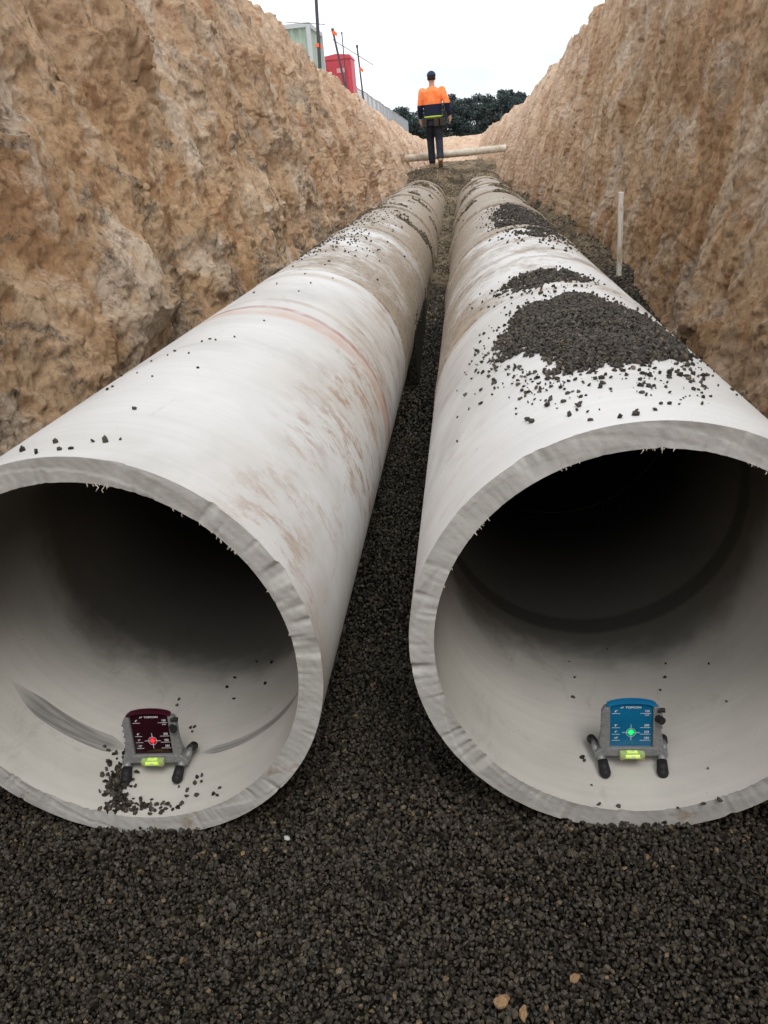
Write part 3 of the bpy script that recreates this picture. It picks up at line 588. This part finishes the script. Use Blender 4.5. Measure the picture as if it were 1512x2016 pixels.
for a,pitch in((AL_,0.),(AR_,-.6)):
    bm=bmesh.new();A=Vector(a);chain(bm,[A+Vector((0,0,.10)),A+Vector((0,0,-.02))],[.065,.06]);
    ball(bm,A+Vector((0,.05,-.045)),(.048,.075,.042),14);ball(bm,A+Vector((0,.11,-.052)),(.05,.06,.036),14);ball(bm,A+Vector((0,-.02,-.05)),(.05,.05,.038),14)
    box(bm,A+Vector((0,.05,-.08)),(.09,.25,.02))
    if pitch:bmesh.ops.rotate(bm,verts=bm.verts,cent=A,matrix=Matrix.Rotation(pitch,3,'X'))
    bo=bm_obj('boot',bm,mbt,per);rem(bo,.008,3)
hair=plain('short_hair',(.03,.022,.018),.9,.1);bm=bmesh.new();ball(bm,(0,-.01,1.685),(.082,.095,.10),18);o=bm_obj('hair',bm,hair,per,True)
for v in o.data.vertices:
    if v.co.y>.03:v.co.y=.03
    if v.co.z<1.64:v.co.z=1.64
capm=plain('navy_cap',(.03,.045,.09),.85,.15);bm=bmesh.new();ball(bm,(0,.002,1.725),(.092,.108,.088),20)
for v in bm.verts:
    if v.co.z<1.712:v.co.z=1.712
ball(bm,(0,.13,1.715),(.065,.065,.010),14);bm_obj('cap',bm,capm,per,True)
band=plain('lime_band',(.45,.62,.06),.7,.3);bm=bmesh.new()
loft(bm,[(0,0,.955,.19,.142),(0,0,.985,.19,.144)]);bm_obj('waist_band',bm,band,per,True)
blk=plain('tool_leather',(.05,.04,.03),.8,.2);bl=None
bm=bmesh.new();loft(bm,[(0,0,.915,.19,.144),(0,0,.953,.19,.144)]);bl=bm_obj('tool_belt',bm,blk,per,True)
for x,w in((-.18,.09),(.18,.10),(.06,.10)):
    bm=bmesh.new();box(bm,(x,-.10 if abs(x)>.1 else -.15,.86),(w,.07,.15));bm_obj('pouch',bm,blk,bl,bevel=.012)
bm=bmesh.new();box(bm,(.235,-.03,1.0),(.06,.04,.13));bar(bm,(.25,-.03,1.06),(.25,-.03,1.15),.006);bm_obj('radio',bm,M_rub,bl)
# ------------------------------------------------------------------ site beyond the left lip
def cont():
    p=at(608,43,27.);x1=p.x;z1=p.z;h=2.6;z0=z1-h
    t=empty('shipping_container',(x1,27,z0),label='pale green corrugated shipping container beyond the left trench edge',cat='container')
    mg_=plain('container_green',(.34,.44,.38),.7,.3,0,0,4,.25);ms=plain('container_grey',(.45,.50,.53),.7,.3)
    bm=bmesh.new();n=64;Lx=6.06
    def corr(f0,f1,n,y):
        pts=[]
        for i in range(n+1):
            ph=i%4;off=[0,0,.036,.036][ph];pts.append((f0+(f1-f0)*i/n,y+off))
        return pts
    for y,s in((.05,1),(2.35,-1)):
        P=corr(-Lx+.1,-.1,96,0);a=[bm.verts.new((x,y+s*o,.15)) for x,o in P];b=[bm.verts.new((x,y+s*o,h-.12)) for x,o in P]
        for i in range(len(P)-1):bm.faces.new((a[i],a[i+1],b[i+1],b[i]))
    for x,s in((-.05,-1),(-Lx+.05,1)):
        P=corr(.1,2.3,40,0);a=[bm.verts.new((x+s*o,yy,.15)) for yy,o in P];b=[bm.verts.new((x+s*o,yy,h-.12)) for yy,o in P]
        for i in range(len(P)-1):bm.faces.new((a[i],a[i+1],b[i+1],b[i]))
    bm_obj('side_panel',bm,mg_,t)
    bm=bmesh.new();box(bm,(-Lx/2,1.2,h-.03),(Lx-.1,2.3,.05));bm_obj('roof',bm,ms,t)
    bm=bmesh.new()
    for x in(-.05,-Lx+.05):
        for y in(.05,2.35):box(bm,(x,y,h/2),(.12,.12,h))
    for z in(.08,h-.06):
        for y in(.05,2.35):box(bm,(-Lx/2,y,z),(Lx,.1,.12))
        for x in(-.05,-Lx+.05):box(bm,(x,1.2,z),(.1,2.4,.12))
    bm_obj('corner_frame',bm,ms,t)
cont()
def loo():
    a=at(633,106,33.);b=at(690,110,33.);cx=(a.x+b.x)/2;w=b.x-a.x;h=2.45;z0=a.z-h
    t=empty('portable_toilet',(cx,33,z0),label='red portable toilet cabin beyond the left trench edge',cat='portable toilet')
    mr=plain('red_plastic',(.50,.06,.085),.5,.4,0,0,5,.15);mw_=plain('pale_sign',(.6,.3,.3),.6)
    bm=bmesh.new();box(bm,(0,.55,1.12),(w,1.1,2.2))
    for k in range(5):box(bm,(-w/2+.1+k*(w-.2)/4,-.012,1.12),(.05,.03,2.0))
    bm_obj('cabin',bm,mr,t)
    bm=bmesh.new();prism(bm,[(-w/2-.03,2.22),(w/2+.03,2.22),(w/2-.03,2.34),(0,2.40),(-w/2+.03,2.34)],-.04,1.14);bm_obj('roof',bm,mr,t)
    bm=bmesh.new();box(bm,(w*.12,-.045,1.85),(.30,.012,.15));bm_obj('sign',bm,mw_,t)
    bm=bmesh.new();box(bm,(0,.55,.02),(w+.08,1.18,.1));bm_obj('skid',bm,M_rub,t)
    bm=bmesh.new();box(bm,(0,-.03,1.03),(w*.62,.02,1.8));d=bm_obj('door',bm,plain('red_door',(.44,.05,.07),.5),t)
    bm=bmesh.new();bar(bm,(.22,-.05,1.05),(.22,-.05,1.2),.015);bm_obj('handle',bm,M_rub,d)
loo()
M_steel=plain('dark_steel',(.06,.065,.08),.6,.4,.3);M_galv=plain('galvanised',(.40,.42,.45),.5,.4,.4);M_or=plain('orange_tape',(.95,.16,.06),.6,.3)
def post(name,p0,p1,r,label,cat,tape=()):
    t=empty(name,p0-Vector((0,0,.6)),label=label,cat=cat);d=p1-p0
    bm=bmesh.new();bar(bm,Vector((0,0,0)),d+Vector((0,0,.6)),r,r*.85,10);bar(bm,d+Vector((0,0,.58)),d+Vector((0,0,.64)),r*1.3,r*1.2,10);bm_obj('shaft',bm,M_steel,t,False)
    for f in tape:
        bm=bmesh.new();c=d*f+Vector((0,0,.6));bar(bm,c-Vector((0,0,.04)),c+Vector((0,0,.04)),r*1.25,r*1.25,10);prism(bm,[(c.x+r,c.z+.03),(c.x+r+.06,c.z-.02),(c.x+r+.04,c.z-.09),(c.x+r*.6,c.z-.03)],c.y-.004,c.y+.004);bm_obj('marker_tape',bm,M_or,t)
post('site_pole',at(627,125,22.),at(619,-60,22.),.045,'tall dark pole with an orange marker above the left trench edge','pole',(.2,))
post('steel_picket',at(692,190,20.),at(655,60,20.),.026,'leaning dark picket nearest the red cabin','picket',(.97,))
post('steel_picket',at(718,200,22.),at(703,92,22.),.022,'upright dark picket right of the red cabin','picket',(.6,))
post('steel_picket',at(683,175,24.),at(673,66,24.),.016,'thin dark picket standing between the tall pole and the fence','picket',())
for (a_,b_,lab) in (((655,78,20.),(735,128,22.),'thin rail sloping between the pickets above the left edge'),((536,42,22.),(640,48,22.),'thin line strung over the green container')):
    bm=bmesh.new();bar(bm,at(*a_),at(*b_),.008,.008,6);setp(bm_obj('guard_line',bm,M_steel),label=lab,cat='line')
def fence(x,y,z,n):
    def tree(o,par=None,loc=None):
        c=o.copy();COL.objects.link(c);c.parent=par
        if loc:c.location=loc
        for ch in o.children:tree(ch,c)
        return c
    t=empty('fence_panel',(x,y,z),label='temporary wire fence panel in the row along the left ground edge',cat='fence panel',group='temporary fence panels in a row')
    bm=bmesh.new()
    for yy in(.03,2.37):bar(bm,(0,yy,0),(0,yy,2.1),.028,.028,8)
    for zz in(.12,2.08):bar(bm,(0,.03,zz),(0,2.37,zz),.026,.026,8)
    bm_obj('frame',bm,M_galv,t)
    bm=bmesh.new()
    for k in range(1,24):box(bm,(0,k*.1,1.1),(.007,.007,1.95))
    for k in range(1,14):box(bm,(.003,1.2,.12+k*.14),(.007,2.3,.007))
    bm_obj('wire_mesh',bm,M_galv,t)
    bm=bmesh.new();box(bm,(0,0,.0),(.6,.22,.16));bm_obj('foot_block',bm,M_cut,t,bevel=.02)
    for i in range(1,n):tree(t,None,(x-(i%3)*.03-.02*i,y+i*2.42,z-.012*i))
fence(-4.75,36.,2.45,19)
# ------------------------------------------------------------------ trees far behind
ml=NT('gum_leaves',.8,.2);ml.color(ml.mix(ml.attr('tint'),(.030,.044,.046),(.090,.12,.112)));M_leaf=ml.m  # distance haze put into the leaves as a bluish tone
M_bark=plain('gum_bark',(.16,.13,.11),.9,.1)
def leaves(cl,n,rg,s0,s1):
    V=[];tint=[]
    for c,rad in cl:
        p=rg.normal(size=(n,3));p/=np.linalg.norm(p,axis=1)[:,None];p*=rad*rg.uniform(.4,1.15,(n,1));p[:,2]*=.72
        s=rg.uniform(s0,s1,(n,1,1));u=rg.normal(size=(n,3));u/=np.linalg.norm(u,axis=1)[:,None];v=np.cross(u,rg.normal(size=(n,3)));v/=np.linalg.norm(v,axis=1)[:,None]
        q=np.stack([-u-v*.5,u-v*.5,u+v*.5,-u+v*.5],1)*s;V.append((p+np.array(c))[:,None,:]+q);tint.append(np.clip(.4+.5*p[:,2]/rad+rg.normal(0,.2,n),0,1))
    V=np.concatenate(V);n=len(V);me=mesh_np('crown',V.reshape(-1,3),np.arange(n*4).reshape(n,4),False);fattr(me,'tint',np.repeat(np.concatenate(tint),4));return me
def tree(x,y,h,w,label,seed):
    t=empty('gum_tree',(x,y,2.15),label=label,cat='tree');r=random.Random(seed);rg=np.random.default_rng(seed)
    bm=bmesh.new();bar(bm,(0,0,-.2),(0,0,h*.45),.28,.16,8);tips=[]
    for k in range(12):
        an=r.uniform(0,2*PI);z0=h*r.uniform(.2,.5);e=Vector((math.cos(an)*w*r.uniform(.12,.42),math.sin(an)*w*.35,h*r.uniform(.5,.95)));bar(bm,(0,0,z0),e,.12,.04,6);tips.append(e)
    bm_obj('trunk',bm,M_bark,t)
    cl=[(tp,r.uniform(.11,.2)*w) for tp in tips]+[(Vector((r.gauss(0,w*.24),r.gauss(0,w*.2),h*r.uniform(.15,.8))),r.uniform(.13,.21)*w) for _ in range(18)]
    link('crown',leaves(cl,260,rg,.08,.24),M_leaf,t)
TR=[(800,220,'leftmost dark tree behind the fence end'),(832,224,'dark tree directly left of the worker'),(872,208,'dark tree just right of the worker'),(905,192,'rounded dark tree second right of the worker'),(938,188,'dark tree in the middle of the group right of the worker'),(972,196,'lower dark tree left of the tallest one'),(1004,180,'tallest dark tree with a lumpy crown near the right wall'),(1038,188,'rightmost dark tree partly behind the right trench wall'),(770,230,'small dark tree hidden behind the wire fence')]
for i,(px,py,lab) in enumerate(TR):
    Y=165+(i*37%30);p=at(px,py,Y);tree(p.x,Y,p.z-1.5,7.2+(i%3)*.7,lab,i+3)
rg=np.random.default_rng(77);cl=[((rg.uniform(-34,34),rg.uniform(-4,4),rg.uniform(.3,3.6)),rg.uniform(1.0,1.9)) for _ in range(130)]
o=link('far_wood',leaves(cl,150,rg,.14,.34),M_leaf);o.location=(0,205,2.1);setp(o,label='dark far-off wood filling in under the gum trees on the horizon',cat='wood',kind='stuff')
# ------------------------------------------------------------------ light
w=bpy.data.worlds.new("World");sc.world=w;w.use_nodes=True;nt=w.node_tree;bg=nt.nodes['Background']
sky=nt.nodes.new('ShaderNodeTexSky');sky.sky_type='NISHITA';sky.sun_disc=False;sky.sun_elevation=math.radians(55);sky.sun_rotation=math.radians(200)
tc=nt.nodes.new('ShaderNodeTexCoord');nz=nt.nodes.new('ShaderNodeTexNoise');nz.inputs['Scale'].default_value=2.2;nz.inputs['Detail'].default_value=5;mp=nt.nodes.new('ShaderNodeMapping');mp.inputs['Scale'].default_value=(1,1,3)
nt.links.new(tc.outputs['Generated'],mp.inputs[0]);nt.links.new(mp.outputs[0],nz.inputs['Vector'])
cr=nt.nodes.new('ShaderNodeValToRGB');cr.color_ramp.elements[0].position=.35;cr.color_ramp.elements[0].color=(6.0,6.4,6.9,1);cr.color_ramp.elements[1].position=.6;cr.color_ramp.elements[1].color=(11.3,11.4,11.7,1);nt.links.new(nz.outputs['Fac'],cr.inputs[0])
mx_=nt.nodes.new('ShaderNodeMix');mx_.data_type='RGBA';mx_.inputs[0].default_value=.92;nt.links.new(sky.outputs[0],mx_.inputs[6]);nt.links.new(cr.outputs[0],mx_.inputs[7]);nt.links.new(mx_.outputs[2],bg.inputs[0]);bg.inputs[1].default_value=.15
s=bpy.data.lights.new('sun','SUN');s.energy=1.2;s.angle=math.radians(25);s.color=(1,.97,.92);so=bpy.data.objects.new('sun',s);COL.objects.link(so);so.rotation_euler=(math.radians(32),math.radians(8),math.radians(15))
sc.view_settings.view_transform='Standard';sc.view_settings.look='None'
